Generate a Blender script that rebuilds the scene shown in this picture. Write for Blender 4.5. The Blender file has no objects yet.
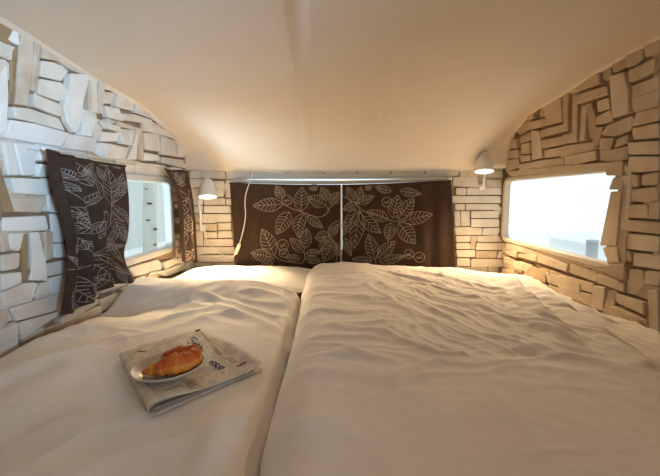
import bpy, math, random
import numpy as np
from mathutils import Vector, Matrix
random.seed(7)
C = bpy.context.scene
COL = C.collection

# ------------------------------------------------------------------ camera model
F = 380.0; PITCH = math.atan(41/380); YAW = math.radians(1.2); ZC = 0.96
RM = (Matrix.Rotation(YAW, 3, 'Z') @ Matrix.Rotation(math.pi/2-PITCH, 3, 'X'))
def ray(px, py): return RM @ Vector(((px-330)/F, -(py-238)/F, -1))
def hit(px, py, ax, v):
    d = ray(px, py); o = Vector((0, 0, ZC)); t = (v-o[ax])/d[ax]
    return o+d*t
D = 2.43; XL = -0.9425; XR = 1.040           # visible faces of the block walls
BASE = 0.022                                 # the board behind the blocks lies this much deeper
YF = -1.30                                   # wall behind the camera

# ------------------------------------------------------------------ materials
def mat(name, col, rough=0.6, spec=0.3, noise=0.0, scale=20, bump=0.0, bscale=60, stretch=None, col2=None, metal=0, emit=None, sheen=0.0):
    m = bpy.data.materials.new(name); m.use_nodes = True
    n = m.node_tree.nodes; l = m.node_tree.links
    b = n['Principled BSDF']
    b.inputs['Base Color'].default_value = (*col, 1); b.inputs['Roughness'].default_value = rough
    b.inputs['Specular IOR Level'].default_value = spec; b.inputs['Metallic'].default_value = metal
    if sheen: b.inputs['Sheen Weight'].default_value = sheen
    tc = n.new('ShaderNodeTexCoord'); mp = n.new('ShaderNodeMapping')
    l.new(tc.outputs['Object'], mp.inputs['Vector'])
    if stretch: mp.inputs['Scale'].default_value = stretch
    if noise or col2:
        t = n.new('ShaderNodeTexNoise'); t.inputs['Scale'].default_value = scale; t.inputs['Detail'].default_value = 5
        l.new(mp.outputs['Vector'], t.inputs['Vector'])
        r = n.new('ShaderNodeValToRGB')
        c2 = col2 if col2 else tuple(c*(1-noise) for c in col)
        r.color_ramp.elements[0].position = .36; r.color_ramp.elements[0].color = (*c2, 1)
        r.color_ramp.elements[1].position = .62; r.color_ramp.elements[1].color = (*col, 1)
        l.new(t.outputs['Fac'], r.inputs['Fac']); l.new(r.outputs['Color'], b.inputs['Base Color'])
    if bump:
        t2 = n.new('ShaderNodeTexNoise'); t2.inputs['Scale'].default_value = bscale; t2.inputs['Detail'].default_value = 6
        l.new(mp.outputs['Vector'], t2.inputs['Vector'])
        bp = n.new('ShaderNodeBump'); bp.inputs['Strength'].default_value = bump; bp.inputs['Distance'].default_value = .01
        l.new(t2.outputs['Fac'], bp.inputs['Height']); l.new(bp.outputs['Normal'], b.inputs['Normal'])
    if emit:
        b.inputs['Emission Color'].default_value = (*emit[0], 1); b.inputs['Emission Strength'].default_value = emit[1]
    return m
M = {}
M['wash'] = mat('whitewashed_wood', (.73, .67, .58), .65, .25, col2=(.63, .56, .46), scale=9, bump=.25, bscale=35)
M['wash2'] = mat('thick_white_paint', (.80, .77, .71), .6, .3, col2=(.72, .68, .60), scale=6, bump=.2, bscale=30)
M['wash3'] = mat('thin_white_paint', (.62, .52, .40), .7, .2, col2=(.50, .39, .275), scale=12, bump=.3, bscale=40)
M['cream'] = mat('shaded_washed_wood', (.59, .475, .345), .65, .25, col2=(.50, .385, .265), scale=9, bump=.25, bscale=35)  # wash set copied darker and warmer: right wall's dimmer light put into the colour
M['cream2'] = mat('shaded_thick_paint', (.63, .52, .395), .6, .3, col2=(.56, .445, .32), scale=6, bump=.2, bscale=30)
M['cream3'] = mat('shaded_thin_paint', (.52, .40, .275), .7, .2, col2=(.43, .31, .20), scale=12, bump=.3, bscale=40)
M['bare'] = mat('bare_wood', (.37, .25, .14), .7, .2, col2=(.27, .17, .09), scale=10, bump=.3, bscale=40)
M['groove'] = mat('backing_board', (.36, .25, .16), .8, .1, col2=(.26, .17, .10), scale=8)
M['joint'] = mat('pale_joint_board', (.47, .36, .25), .8, .1, col2=(.38, .28, .19), scale=8)
M['ceil'] = mat('ceiling_lining', (.77, .68, .57), .6, .25, col2=(.745, .65, .54), scale=3, bump=.08, bscale=90)
M['cove'] = mat('cove_trim_lining', (.79, .69, .575), .6, .25, col2=(.76, .66, .545), scale=4)
M['panel'] = mat('wall_panel', (.66, .52, .38), .6, .25, col2=(.6, .46, .33), scale=4)
M['floor'] = mat('floor_boards', (.36, .23, .13), .5, .3, col2=(.26, .16, .09), scale=5, stretch=(6, .7, 1))
M['linen'] = mat('white_cotton', (.80, .735, .66), .85, .12, col2=(.785, .715, .635), scale=5, bump=.10, bscale=160, sheen=.1)
M['pillow'] = mat('pillow_cotton', (.84, .79, .71), .85, .12, bump=.08, bscale=140)
M['brown'] = mat('brown_curtain_cloth', (.056, .033, .022), .8, .12, col2=(.043, .025, .017), scale=40, bump=.1, bscale=300)
M['thread'] = mat('pale_leaf_print', (.31, .26, .22), .8, .15, col2=(.21, .17, .14), scale=30)
M['hem'] = mat('curtain_edge_tape', (.62, .58, .52), .7, .2)
M['frame'] = mat('cream_window_frame', (.56, .48, .37), .4, .4)
M['greyframe'] = mat('pale_grey_window_frame', (.58, .56, .51), .4, .4)
M['lamp'] = mat('white_lamp_enamel', (.80, .78, .75), .35, .4)
M['cord'] = mat('ivory_cord', (.78, .72, .62), .5, .3)
M['bulb'] = mat('glowing_bulb', (1, .95, .85), .5, .2, emit=((1, .86, .66), 5.0))
M['plate'] = mat('cream_glazed_plate', (.54, .46, .35), .34, .4)
M['crust'] = mat('baked_crust', (.62, .15, .020), .45, .28, col2=(.46, .07, .008), scale=26, bump=.3, bscale=90)
M['crust2'] = mat('golden_crust', (.72, .27, .038), .5, .22, col2=(.62, .18, .02), scale=30, bump=.3, bscale=90)
M['ink'] = mat('brown_photo_ink', (.10, .055, .03), .8, .1)
M['blue'] = mat('blue_masthead_ink', (.095, .10, .15), .8, .1)
M['greyink'] = mat('grey_headline_ink', (.27, .23, .19), .8, .1)
M['steel'] = mat('curtain_wire_steel', (.7, .7, .68), .3, .5, metal=.8)
M['bark'] = mat('birch_bark', (.60, .58, .50), .8, .1, col2=(.50, .47, .40), scale=6, bump=.2, bscale=30, stretch=(1, 1, .35))
M['knot'] = mat('birch_knot', (.09, .08, .07), .8, .1)
M['hall'] = mat('hall_plaster', (.62, .66, .65), .9, .1)
M['hallfloor'] = mat('hall_floor', (.92, .93, .93), .7, .2)
M['pale'] = mat('pale_blue_box_paint', (.88, .93, .95), .5, .3)
M['can'] = mat('grey_can_paint', (.46, .48, .50), .5, .3)

def paper_mat():
    m = bpy.data.materials.new('newsprint'); m.use_nodes = True
    n = m.node_tree.nodes; l = m.node_tree.links; b = n['Principled BSDF']
    b.inputs['Roughness'].default_value = .85; b.inputs['Specular IOR Level'].default_value = .1
    uv = n.new('ShaderNodeUVMap'); mp = n.new('ShaderNodeMapping')
    l.new(uv.outputs['UV'], mp.inputs['Vector'])
    br = n.new('ShaderNodeTexBrick')                      # columns of small print
    br.inputs['Color1'].default_value = (.38, .32, .25, 1); br.inputs['Color2'].default_value = (.47, .40, .31, 1)
    br.inputs['Mortar'].default_value = (.68, .58, .445, 1)
    br.inputs['Scale'].default_value = 1; br.inputs['Brick Width'].default_value = .14; br.inputs['Row Height'].default_value = .018
    br.inputs['Mortar Size'].default_value = .0055; br.offset = .0
    l.new(mp.outputs['Vector'], br.inputs['Vector'])
    ns = n.new('ShaderNodeTexNoise'); ns.inputs['Scale'].default_value = 7.5; ns.inputs['Detail'].default_value = 1
    l.new(uv.outputs['UV'], ns.inputs['Vector'])
    rp = n.new('ShaderNodeValToRGB'); rp.color_ramp.elements[0].position = .47; rp.color_ramp.elements[1].position = .50
    l.new(ns.outputs['Fac'], rp.inputs['Fac'])
    mx = n.new('ShaderNodeMixRGB'); mx.inputs[1].default_value = (.68, .58, .445, 1)
    l.new(rp.outputs['Color'], mx.inputs[0]); l.new(br.outputs['Color'], mx.inputs[2]); l.new(mx.outputs[0], b.inputs['Base Color'])
    return m
M['paper'] = paper_mat()
M['paperplain'] = mat('newsprint_inside_shaded', (.40, .33, .25), .85, .1)  # darker than the outer sheet: shade between the folded layers is in the colour

def glass_mat():
    m = bpy.data.materials.new('window_glass'); m.use_nodes = True
    n = m.node_tree.nodes; l = m.node_tree.links; n.clear()
    o = n.new('ShaderNodeOutputMaterial'); mx = n.new('ShaderNodeMixShader')
    t = n.new('ShaderNodeBsdfTransparent'); g = n.new('ShaderNodeBsdfGlossy')
    t.inputs['Color'].default_value = (.96, .985, .98, 1); g.inputs['Roughness'].default_value = .03
    mx.inputs[0].default_value = .05
    l.new(t.outputs[0], mx.inputs[1]); l.new(g.outputs[0], mx.inputs[2]); l.new(mx.outputs[0], o.inputs['Surface'])
    return m
M['glass'] = glass_mat()

# ------------------------------------------------------------------ mesh helpers
class MB:
    def __init__(s): s.v = []; s.f = []; s.m = []; s.uv = {}; s.sm = []
    def add(s, vs, fs, mi=0, smooth=False):
        o = len(s.v); s.v += [tuple(p) for p in vs]
        for f in fs: s.f.append(tuple(i+o for i in f)); s.m.append(mi); s.sm.append(smooth)
    def box(s, a, b, mi=0, bev=0.0):
        x0, y0, z0 = a; x1, y1, z1 = b
        vs = [(x0,y0,z0),(x1,y0,z0),(x1,y1,z0),(x0,y1,z0),(x0,y0,z1),(x1,y0,z1),(x1,y1,z1),(x0,y1,z1)]
        s.add(vs, [(3,2,1,0),(4,5,6,7),(0,1,5,4),(1,2,6,5),(2,3,7,6),(3,0,4,7)], mi)
    def grid(s, P, mi=0, smooth=True, closed_u=False):      # P[i][j] points
        nu = len(P); nv = len(P[0]); vs = [p for r in P for p in r]; fs = []
        for i in range(nu if closed_u else nu-1):
            for j in range(nv-1):
                a = i*nv+j; b = ((i+1) % nu)*nv+j
                fs.append((a, b, b+1, a+1))
        s.add(vs, fs, mi, smooth)
    def tube(s, pts, r, n=10, mi=0, caps=True):
        pts = [Vector(p) for p in pts]; rs = r if isinstance(r, (list, tuple)) else [r]*len(pts)
        up = Vector((0.31, .17, .93)); rings = []; prev = None
        for i, p in enumerate(pts):
            t = (pts[min(i+1, len(pts)-1)]-pts[max(i-1, 0)]).normalized()
            if prev is None:
                a = t.cross(up).normalized()
                if a.length < .1: a = t.cross(Vector((1, 0, 0))).normalized()
            else: a = (prev-t*prev.dot(t)).normalized()
            prev = a; b = t.cross(a)
            rings.append([p+(a*math.cos(k*2*math.pi/n)+b*math.sin(k*2*math.pi/n))*rs[i] for k in range(n)])
        o = len(s.v)
        vs = [q for R_ in rings for q in R_]; fs = []
        for i in range(len(rings)-1):
            for k in range(n):
                fs.append((i*n+k, i*n+(k+1) % n, (i+1)*n+(k+1) % n, (i+1)*n+k))
        if caps:
            fs.append(tuple(range(n-1, -1, -1))); fs.append(tuple((len(rings)-1)*n+k for k in range(n)))
        s.add(vs, fs, mi, True)
    def lathe(s, prof, c, n=32, mi=0, mtx=None):            # prof: (r,z)
        vs = []; fs = []; c = Vector(c)
        for r, z in prof:
            for k in range(n):
                p = Vector((r*math.cos(k*2*math.pi/n), r*math.sin(k*2*math.pi/n), z))
                vs.append(c+(mtx @ p if mtx else p))
        for i in range(len(prof)-1):
            for k in range(n):
                fs.append((i*n+k, i*n+(k+1) % n, (i+1)*n+(k+1) % n, (i+1)*n+k))
        s.add(vs, fs, mi, True)
    def build(s, name, mats, parent=None, solid=None, subdiv=0):
        me = bpy.data.meshes.new(name); 
        cen = Vector((0, 0, 0))
        o = bpy.data.objects.new(name, me); COL.objects.link(o)
        vs = s.v
        if parent is None and not s.__dict__.get('world'):
            a = np.array(s.v); cen = Vector(((a[:,0].min()+a[:,0].max())/2, (a[:,1].min()+a[:,1].max())/2, a[:,2].min()))
        elif parent is not None: cen = parent.location.copy(); 
        if parent is not None and parent.parent is not None: cen = parent.location+parent.parent.location
        me.from_pydata([tuple(Vector(p)-cen) for p in vs], [], s.f)
        for m_ in (mats if isinstance(mats, (list, tuple)) else [mats]): me.materials.append(m_)
        me.polygons.foreach_set('material_index', s.m); me.polygons.foreach_set('use_smooth', s.sm)
        me.update()
        if parent is None: o.location = cen
        else: o.parent = parent
        if solid:
            sd = o.modifiers.new('thick', 'SOLIDIFY'); sd.thickness = solid[0]; sd.offset = solid[1]
        if subdiv:
            q = o.modifiers.new('sub', 'SUBSURF'); q.levels = subdiv; q.render_levels = subdiv
        return o
def tag(o, label=None, cat=None, group=None, kind=None):
    if label: o['label'] = label
    if cat: o['category'] = cat
    if group: o['group'] = group
    if kind: o['kind'] = kind
    return o
def empty(name, loc):
    o = bpy.data.objects.new(name, None); COL.objects.link(o); o.location = loc; o.empty_display_size = .05; return o
def struct(o): o['kind'] = 'structure'; return o

# ------------------------------------------------------------------ ceiling profile (y, z) at both side walls
PL = [(YF-.05, 1.50), (.6, 1.485), (1.1, 1.474), (1.25, 1.462), (1.46, 1.440), (1.7, 1.424), (1.9, 1.408), (2.05, 1.374), (2.2, 1.330), (2.3, 1.290), (2.37, 1.25), (2.41, 1.20), (2.425, 1.13)]
PR = [(YF-.05, 1.53), (.6, 1.515), (1.1, 1.502), (1.3, 1.498), (1.5, 1.488), (1.7, 1.468), (1.87, 1.452), (2.05, 1.436), (2.18, 1.420), (2.28, 1.385), (2.36, 1.34), (2.41, 1.26), (2.425, 1.14)]
def resample(P, n):
    P = np.array(P); d = np.r_[0, np.cumsum(np.hypot(*np.diff(P, axis=0).T))]
    # Catmull-Rom through the points
    out = []
    for t in np.linspace(0, d[-1], n):
        i = min(np.searchsorted(d, t, side='right')-1, len(P)-2); u = (t-d[i])/(d[i+1]-d[i])
        p0 = P[max(i-1, 0)]; p1 = P[i]; p2 = P[i+1]; p3 = P[min(i+2, len(P)-1)]
        m1 = (p2-p0)*(d[i+1]-d[i])/(d[min(i+1, len(P)-1)]-d[max(i-1, 0)]); m2 = (p3-p1)*(d[i+1]-d[i])/(d[min(i+2, len(P)-1)]-d[i])
        out.append((2*u**3-3*u**2+1)*p1+(u**3-2*u**2+u)*m1+(-2*u**3+3*u**2)*p2+(u**3-u**2)*m2)
    return out
NS = 130
RL = resample(PL, NS); RR = resample(PR, NS)
PC = [(YF-.05, 1.53), (.6, 1.51), (1.0, 1.488), (1.3, 1.455), (1.6, 1.405), (1.9, 1.335), (2.15, 1.262), (2.32, 1.195), (2.40, 1.157), (2.425, 1.135)]
RC = resample(PC, NS)                            # the lining sags into a gentler curve between the walls
def ceil_z(side, y):
    P = np.array(RL if side == 'L' else RR); return float(np.interp(y, P[:,0], P[:,1]))

def cline(p, q):                               # pixel line on the ceiling -> two (x, y) points
    r = []
    for px, py in (p, q):
        d = ray(px, py); o = Vector((0, 0, ZC)); t = .3
        while t < 4:
            w = o+d*t
            if w.z > .5*(ceil_z('L', w.y)+ceil_z('R', w.y)) or w.y > 2.42: break
            t += .004
        r.append((w.x, w.y))
    return r
seams = [(cline((298, 3), (307, 118)), .014, .013), (cline((405, 5), (378, 118)), -.010, .022)]
def cpoint(i, x):
    u = (x-XL)/(XR-XL); p = RL[i]*(1-u)+RR[i]*u; y, z = p
    q = min(1, max(0, min(x-XL, XR-x)/.36)); q = q*q*(3-2*q); cc = RC[i]
    y = y*(1-q)+cc[0]*q; z = z*(1-q)+cc[1]*q
    for (a, b), amp, w in seams:
        t = (y-a[1])/(b[1]-a[1]); lx = a[0]+(b[0]-a[0])*t
        z += -amp*math.exp(-((x-lx)/w)**2)/(1+math.exp((t-.97)*18))
    return (x, y, z)
mb = MB(); P = []
xs = np.linspace(XL-BASE, XR+BASE, 150)
for i in range(NS): P.append([cpoint(i, x) for x in xs])
mb.grid(P); ceiling = struct(mb.build('ceiling', M['ceil'], solid=(.02, 1)))

# cove strips where the side walls meet the ceiling: a padded band with a rolled inner edge
BAND = [(-.012, .030), (0, .026), (.012, .020), (.03, .0145), (.05, .012), (.064, .0115), (.071, .010), (.0755, .006), (.077, -.004)]
for name, x, sg in (('trim_1', XL, 1), ('trim_2', XR, -1)):
    mb = MB(); P = []
    for i in range(NS-4):
        row = []
        for dx, dn in BAND:
            p = Vector(cpoint(i, x+sg*dx)); a = Vector(cpoint(max(i-1, 0), x+sg*dx)); b = Vector(cpoint(min(i+1, NS-1), x+sg*dx))
            t = (b-a).normalized(); nrm = Vector((0, t.z, -t.y))
            if nrm.z > 0: nrm = -nrm
            row.append(tuple(p+nrm*dn))
        P.append(row)
    mb.grid(P); struct(mb.build(name, M['cove']))

# ------------------------------------------------------------------ block walls
def inset(poly, d):
    n = len(poly); A = sum(poly[i][0]*poly[(i+1) % n][1]-poly[(i+1) % n][0]*poly[i][1] for i in range(n))/2
    if A < 0: poly = poly[::-1]
    out = []
    for i in range(n):
        p0 = Vector(poly[i-1]); p1 = Vector(poly[i]); p2 = Vector(poly[(i+1) % n])
        e1 = (p1-p0); e2 = (p2-p1)
        if e1.length < 1e-6 or e2.length < 1e-6: out.append(tuple(p1)); continue
        e1.normalize(); e2.normalize(); n1 = Vector((-e1.y, e1.x)); n2 = Vector((-e2.y, e2.x)); b = n1+n2
        k = max(b.length_squared, .5); out.append(tuple(p1+b*(2*d/k)))
    return out
def area(p): return abs(sum(p[i][0]*p[(i+1) % len(p)][1]-p[(i+1) % len(p)][0]*p[i][1] for i in range(len(p)))/2)
def rounded(poly, f=.22, rmax=.012):
    out = []; n = len(poly)
    for i in range(n):
        p0 = Vector(poly[i-1]); p1 = Vector(poly[i]); p2 = Vector(poly[(i+1) % n])
        a = (p0-p1); b = (p2-p1); ra = min(rmax, a.length*f); rb = min(rmax, b.length*f)
        if a.length < 1e-5 or b.length < 1e-5: continue
        A = p1+a.normalized()*ra; B = p1+b.normalized()*rb
        out += [tuple(A), tuple(A*.25+p1*.5+B*.25), tuple(B)]
    return out
def block(mb, poly, to3, t0, t1, mi, rnd, tilt=.009, bev=.0035, gap=.0014):
    """poly in wall coordinates, to3(s, t, depth): depth>0 into the room"""
    a = area(poly)
    if a < 2e-5: return
    sz = math.sqrt(a); bev = min(bev, sz*.14)
    poly = rounded(inset(poly, min(gap, sz*.05)), rmax=min(.006, sz*.12))
    n = len(poly); cx = sum(p[0] for p in poly)/n; cy = sum(p[1] for p in poly)/n
    gx = rnd.uniform(-1, 1)*tilt/max(sz, .03); gy = rnd.uniform(-1, 1)*tilt/max(sz, .03)
    A = sum(poly[i][0]*poly[(i+1) % n][1]-poly[(i+1) % n][0]*poly[i][1] for i in range(n))
    if A < 0: poly = poly[::-1]
    rings = [(poly, None), (poly, t1-bev), (inset(poly, bev*.35), t1-bev*.3), (inset(poly, bev), t1)]
    vs = []
    for pl, d in rings:
        for (s, t) in pl:
            dd = t0 if d is None else d+max(-.008, min(.008, gx*(s-cx)+gy*(t-cy)))
            vs.append(to3(s, t, dd))
    fs = []; sm = []
    for r in range(3):
        for i in range(n): fs.append((r*n+i, r*n+(i+1) % n, (r+1)*n+(i+1) % n, (r+1)*n+i))
    fs.append(tuple(3*n+i for i in range(n)))
    p0, p1, p2 = [Vector(vs[3*n+i]) for i in (0, n//3, 2*n//3)]
    nn = (p1-p0).cross(p2-p0); inward = Vector(to3(cx, cy, 1))-Vector(to3(cx, cy, 0))
    if nn.dot(inward) < 0: fs = [f[::-1] for f in fs]
    mb.add(vs, fs, mi)
def pip(p, poly):
    c = False; n = len(poly); x, y = p
    for i in range(n):
        x0, y0 = poly[i]; x1, y1 = poly[(i+1) % n]
        if (y0 > y) != (y1 > y) and x < (x1-x0)*(y-y0)/(y1-y0)+x0: c = not c
    return c
def filler(mb, s0, s1, t0, t1, polys, holes, top, to3, rnd, depth, kw):
    t = t0
    while t < t1:
        h = rnd.choice((.042, .05, .058, .066)); s = s0-rnd.uniform(0, .1)
        while s < s1:
            w = rnd.uniform(.09, .24); a = max(s, s0); b = min(s+w, s1); s += w
            if b-a < .02: continue
            for (aa, bb) in ((a, (a+b)/2), ((a+b)/2, b)) if rnd.random() < .0 else ((a, b),):
                pts = [(aa+(bb-aa)*i/4, t+h*j/3) for i in range(5) for j in range(4)]
                inn = sum(1 for p in pts if any(pip(p, q) for q in polys))
                if inn > 12: continue
                if any(x0 < bb and x1 > aa and y0 < t+h and y1 > t for x0, y0, x1, y1 in holes): continue
                if top and (t+h > top(aa) or t+h > top(bb)): continue
                k = .006
                quad = [(aa+rnd.uniform(0, k), t+rnd.uniform(0, k)), (bb-rnd.uniform(0, k), t+rnd.uniform(0, k)), (bb-rnd.uniform(0, k), t+h-rnd.uniform(0, k)), (aa+rnd.uniform(0, k), t+h-rnd.uniform(0, k))]
                block(mb, quad, to3, 0, depth+rnd.uniform(-.003, .003), rnd.choice((0, 0, 1, 2)), rnd, **kw)
        t += h

LEFT = {   # outlines of the painted off-cuts on the left wall, in photo pixels, projected onto the wall
 'bare': [[(0,14),(23,26),(22,31),(11,46),(0,40)], [(25,233),(33,233),(29,268),(32,270),(26,282),(22,282)], [(0,145),(2,150),(8,180),(16,212),(5,214),(0,200)],
          [(13,48),(20,44),(17,105),(12,105)], [(45,213),(49,213),(52,230),(48,231)], [(0,200),(5,215),(2,232),(0,232)]],
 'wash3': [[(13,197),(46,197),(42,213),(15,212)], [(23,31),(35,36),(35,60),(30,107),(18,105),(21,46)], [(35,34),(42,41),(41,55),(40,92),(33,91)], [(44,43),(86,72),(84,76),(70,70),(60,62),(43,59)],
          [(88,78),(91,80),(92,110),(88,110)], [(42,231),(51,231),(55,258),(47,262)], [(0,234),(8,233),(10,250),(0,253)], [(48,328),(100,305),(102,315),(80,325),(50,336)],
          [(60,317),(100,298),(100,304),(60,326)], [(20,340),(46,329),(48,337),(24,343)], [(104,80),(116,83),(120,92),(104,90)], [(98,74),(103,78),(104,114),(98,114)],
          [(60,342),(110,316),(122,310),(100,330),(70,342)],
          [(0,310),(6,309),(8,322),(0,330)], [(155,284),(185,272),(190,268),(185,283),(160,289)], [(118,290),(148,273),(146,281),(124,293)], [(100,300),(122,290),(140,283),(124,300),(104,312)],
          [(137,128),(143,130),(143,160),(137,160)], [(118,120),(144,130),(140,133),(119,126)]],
 'wash2': [[(0,57),(12,60),(11,95),(6,134),(0,137)], [(70,73),(86,74),(88,82),(84,100),(81,128),(76,134),(68,123),(64,106),(69,88)], [(8,119),(33,123),(69,133),(61,148),(38,144),(2,138),(6,130)],
          [(2,140),(13,142),(22,176),(9,176)], [(15,142),(37,145),(39,150),(37,176),(23,176)], [(39,148),(47,150),(47,162),(38,161)], [(39,163),(47,165),(49,178),(37,177)],
          [(9,177),(48,179),(52,192),(46,196),(13,194)], [(48,193),(54,195),(59,214),(49,212)], [(3,217),(45,215),(49,228),(47,231),(3,232)], [(50,213),(60,214),(66,230),(66,243),(53,243)],
          [(9,233),(25,232),(23,252),(11,250)], [(33,232),(42,231),(46,262),(46,281),(28,281),(32,260)], [(53,243),(66,243),(66,258),(55,258)], [(88,111),(89,112),(90,137),(80,136),(84,118)],
          [(48,278),(66,273),(66,292),(57,294),(50,294)], [(98,142),(107,143),(112,148),(103,158),(96,153)], [(100,131),(122,133),(120,142),(98,142)],
          [(22,283),(22,271),(0,273),(0,291)], [(35,283),(40,282),(33,298),(30,299)]],
 'wash': [[(0,42),(11,47),(12,59),(0,56)], [(42,60),(55,62),(70,71),(63,82),(41,77)], [(41,78),(62,82),(70,90),(68,100),(62,102),(40,95)], [(33,93),(62,104),(67,117),(60,117),(33,107)],
          [(12,106),(30,108),(62,118),(69,132),(34,123),(14,119)], [(0,254),(22,252),(20,266),(18,269),(0,272)], [(47,263),(66,259),(66,273),(48,277)], [(0,292),(22,283),(37,281),(33,298),(0,308)],
          [(40,283),(48,280),(50,294),(34,298)], [(7,308),(56,294),(66,292),(64,310),(15,322)], [(0,330),(18,322),(20,340),(0,348)], [(18,322),(60,311),(62,316),(25,338),(21,335)],
          [(90,68),(97,72),(97,113),(90,112)], [(104,91),(117,93),(114,105),(105,104)], [(117,94),(121,91),(133,98),(135,112),(115,107)], [(136,101),(144,103),(152,119),(135,113)],
          [(146,108),(158,121),(153,119)], [(105,105),(118,108),(122,122),(108,118)], [(91,115),(98,119),(92,136),(90,137)], [(98,118),(120,127),(117,132),(104,128)], [(104,129),(97,141),(91,139),(97,121)],
          [(108,143),(132,148),(127,160),(104,158)], [(120,128),(135,130),(132,146),(122,144)], [(132,148),(136,128),(137,160),(128,160)], [(145,122),(158,126),(176,136),(177,140),(145,131)],
          [(145,132),(160,134),(161,152),(146,150)], [(162,135),(176,141),(176,157),(162,155)], [(146,152),(158,155),(160,161),(145,161)], [(161,157),(186,160),(184,168),(160,163)], [(178,141),(186,148),(186,158),(178,157)],
          [(126,163),(136,165),(136,175),(126,173)], [(137,162),(165,165),(164,177),(137,175)], [(122,113),(135,114),(152,120),(146,124),(122,120)], [(70,133),(96,138),(94,153),(63,149)], [(110,128),(104,130),(108,118),(118,121)],
          [(128,268),(158,259),(162,263),(162,270),(135,277)], [(163,262),(178,257),(184,261),(165,270)], [(150,272),(166,270),(155,283),(142,286)], [(150,272),(162,270),(186,262),(186,270),(165,277)],
          [(180,252),(190,248),(191,259),(183,260)], [(100,294),(116,290),(135,282),(128,279),(104,290)], [(66,296),(100,292),(100,297),(64,313)]],
}
RIGHT = {
 'under': [[(612,163),(628,163),(628,276),(608,264),(606,248),(618,190)]],
 'over': [[(612,191),(624,191),(620,246),(601,246)], [(609,163),(627,160),(625,176),(610,176)], [(615,177),(626,175),(625,190),(611,190)], [(602,247),(620,247),(624,263),(612,263),(607,257)], [(602,266),(629,263),(626,281),(615,277)]],
 'bare': [[(527,112),(541,104),(541,114),(528,119)], [(507,136),(514,130),(516,134),(507,140)]],
 'wash2': [[(609,76),(625,71),(630,90),(630,113),(612,119),(610,96)], [(541,107),(560,94),(563,122),(545,118)], [(531,130),(541,131),(542,158),(530,161),(531,146)], [(593,285),(605,287),(604,312),(592,308)],
           [(629,142),(660,140),(660,155),(629,155)], [(629,156),(660,156),(660,171),(638,173),(628,172)], [(619,232),(660,236),(660,253),(632,250),(617,247)], [(520,164),(541,160),(562,157),(563,166),(520,172)],
           [(632,252),(660,255),(660,271),(645,268),(632,266)], [(538,254),(568,264),(566,272),(536,262)], [(521,144),(531,142),(530,154),(521,154)]],
 'wash3': [[(609,60),(617,54),(625,54),(625,68),(613,74)], [(592,127),(602,126),(598,146),(593,148)], [(531,266),(544,270),(545,284),(522,276)], [(617,55),(625,53),(625,67),(622,68)],
           [(561,87),(568,86),(569,131),(564,132)], [(601,64),(607,60),(612,75),(608,82),(602,80)], [(588,104),(593,102),(596,118),(594,140),(588,140)], [(541,104),(545,101),(545,116),(541,118)]],
 'wash': [[(644,42),(652,34),(660,32),(660,55),(644,58)], [(626,48),(641,44),(642,58),(634,66),(626,68)], [(568,86),(600,72),(602,84),(580,91),(568,94)], [(626,70),(657,57),(656,72),(630,83),(626,84)],
          [(657,58),(660,57),(660,75),(657,72)], [(628,86),(660,75),(660,86),(631,97)], [(629,98),(652,91),(660,88),(660,106),(633,113),(630,106)], [(577,94),(608,85),(609,95),(576,105)],
          [(569,95),(575,94),(578,143),(572,143)], [(579,106),(586,104),(587,141),(581,142)], [(596,101),(610,97),(610,109),(596,113)], [(596,116),(610,109),(612,121),(608,123),(592,126)],
          [(602,135),(608,125),(630,115),(632,119),(629,131),(614,137)], [(634,112),(660,106),(660,121),(631,127)], [(631,128),(660,122),(660,138),(642,140),(631,141)], [(599,138),(614,137),(612,150),(600,150)],
          [(615,138),(628,134),(628,143),(613,149)], [(561,135),(571,132),(572,142),(562,145)], [(562,146),(590,141),(597,149),(569,156),(561,158)], [(565,156),(597,150),(598,160),(565,168)],
          [(610,150),(628,145),(627,160),(611,163)], [(640,174),(660,171),(660,185),(640,186)],
          [(624,175),(638,174),(638,187),(623,189)], [(623,190),(656,186),(658,200),(648,203),(625,202)], [(625,204),(647,204),(648,219),(624,218)], [(649,203),(660,200),(660,220),(649,219)],
          [(624,219),(660,222),(660,235),(628,231),(624,229)], [(623,249),(631,251),(632,262),(624,262)],
          [(570,263),(597,272),(594,283),(570,273)], [(598,273),(624,283),(625,293),(601,284)], [(560,274),(592,283),(592,294),(560,284)], [(560,285),(592,295),(592,307),(560,295)], [(606,289),(614,290),(612,317),(603,313)],
          [(615,292),(646,302),(647,316),(615,303)], [(612,305),(646,319),(648,334),(612,317)], [(648,290),(660,289),(660,340),(649,334)], [(630,268),(643,270),(645,300),(626,293)], [(644,270),(660,272),(660,287),(644,284)],
          [(598,150),(610,149),(610,163),(599,161)], [(527,112),(534,108),(534,119),(528,120)], [(527,122),(553,116),(560,122),(531,130)], [(541,130),(563,123),(565,131),(541,138)], [(516,129),(526,123),(531,129),(518,135)], [(520,136),(531,132),(531,141),(520,144)], [(542,140),(570,134),(571,143),(542,149)],
          [(544,150),(562,146),(561,156),(544,158)], [(520,155),(530,155),(530,161),(520,163)], [(507,142),(517,138),(518,148),(507,150)], [(506,151),(518,149),(518,158),(506,159)], [(506,160),(518,158),(519,168),(506,172)],
          [(505,248),(509,247),(518,252),(517,258),(505,254)], [(518,252),(538,255),(536,262),(517,257)], [(514,260),(532,265),(528,273),(513,267)], [(505,268),(518,272),(516,280),(505,275)],
          [(545,271),(580,283),(580,294),(548,283)], [(521,276),(543,284),(543,288),(530,286)], [(505,256),(515,259),(514,266),(505,263)], [(548,284),(580,295),(592,308),(604,314),(580,305),(550,293)], [(507,171),(563,165),(607,162),(609,167),(560,172),(510,177)], [(507,243),(560,256),(606,268),(604,273),(560,262),(506,249)]],
}
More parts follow.
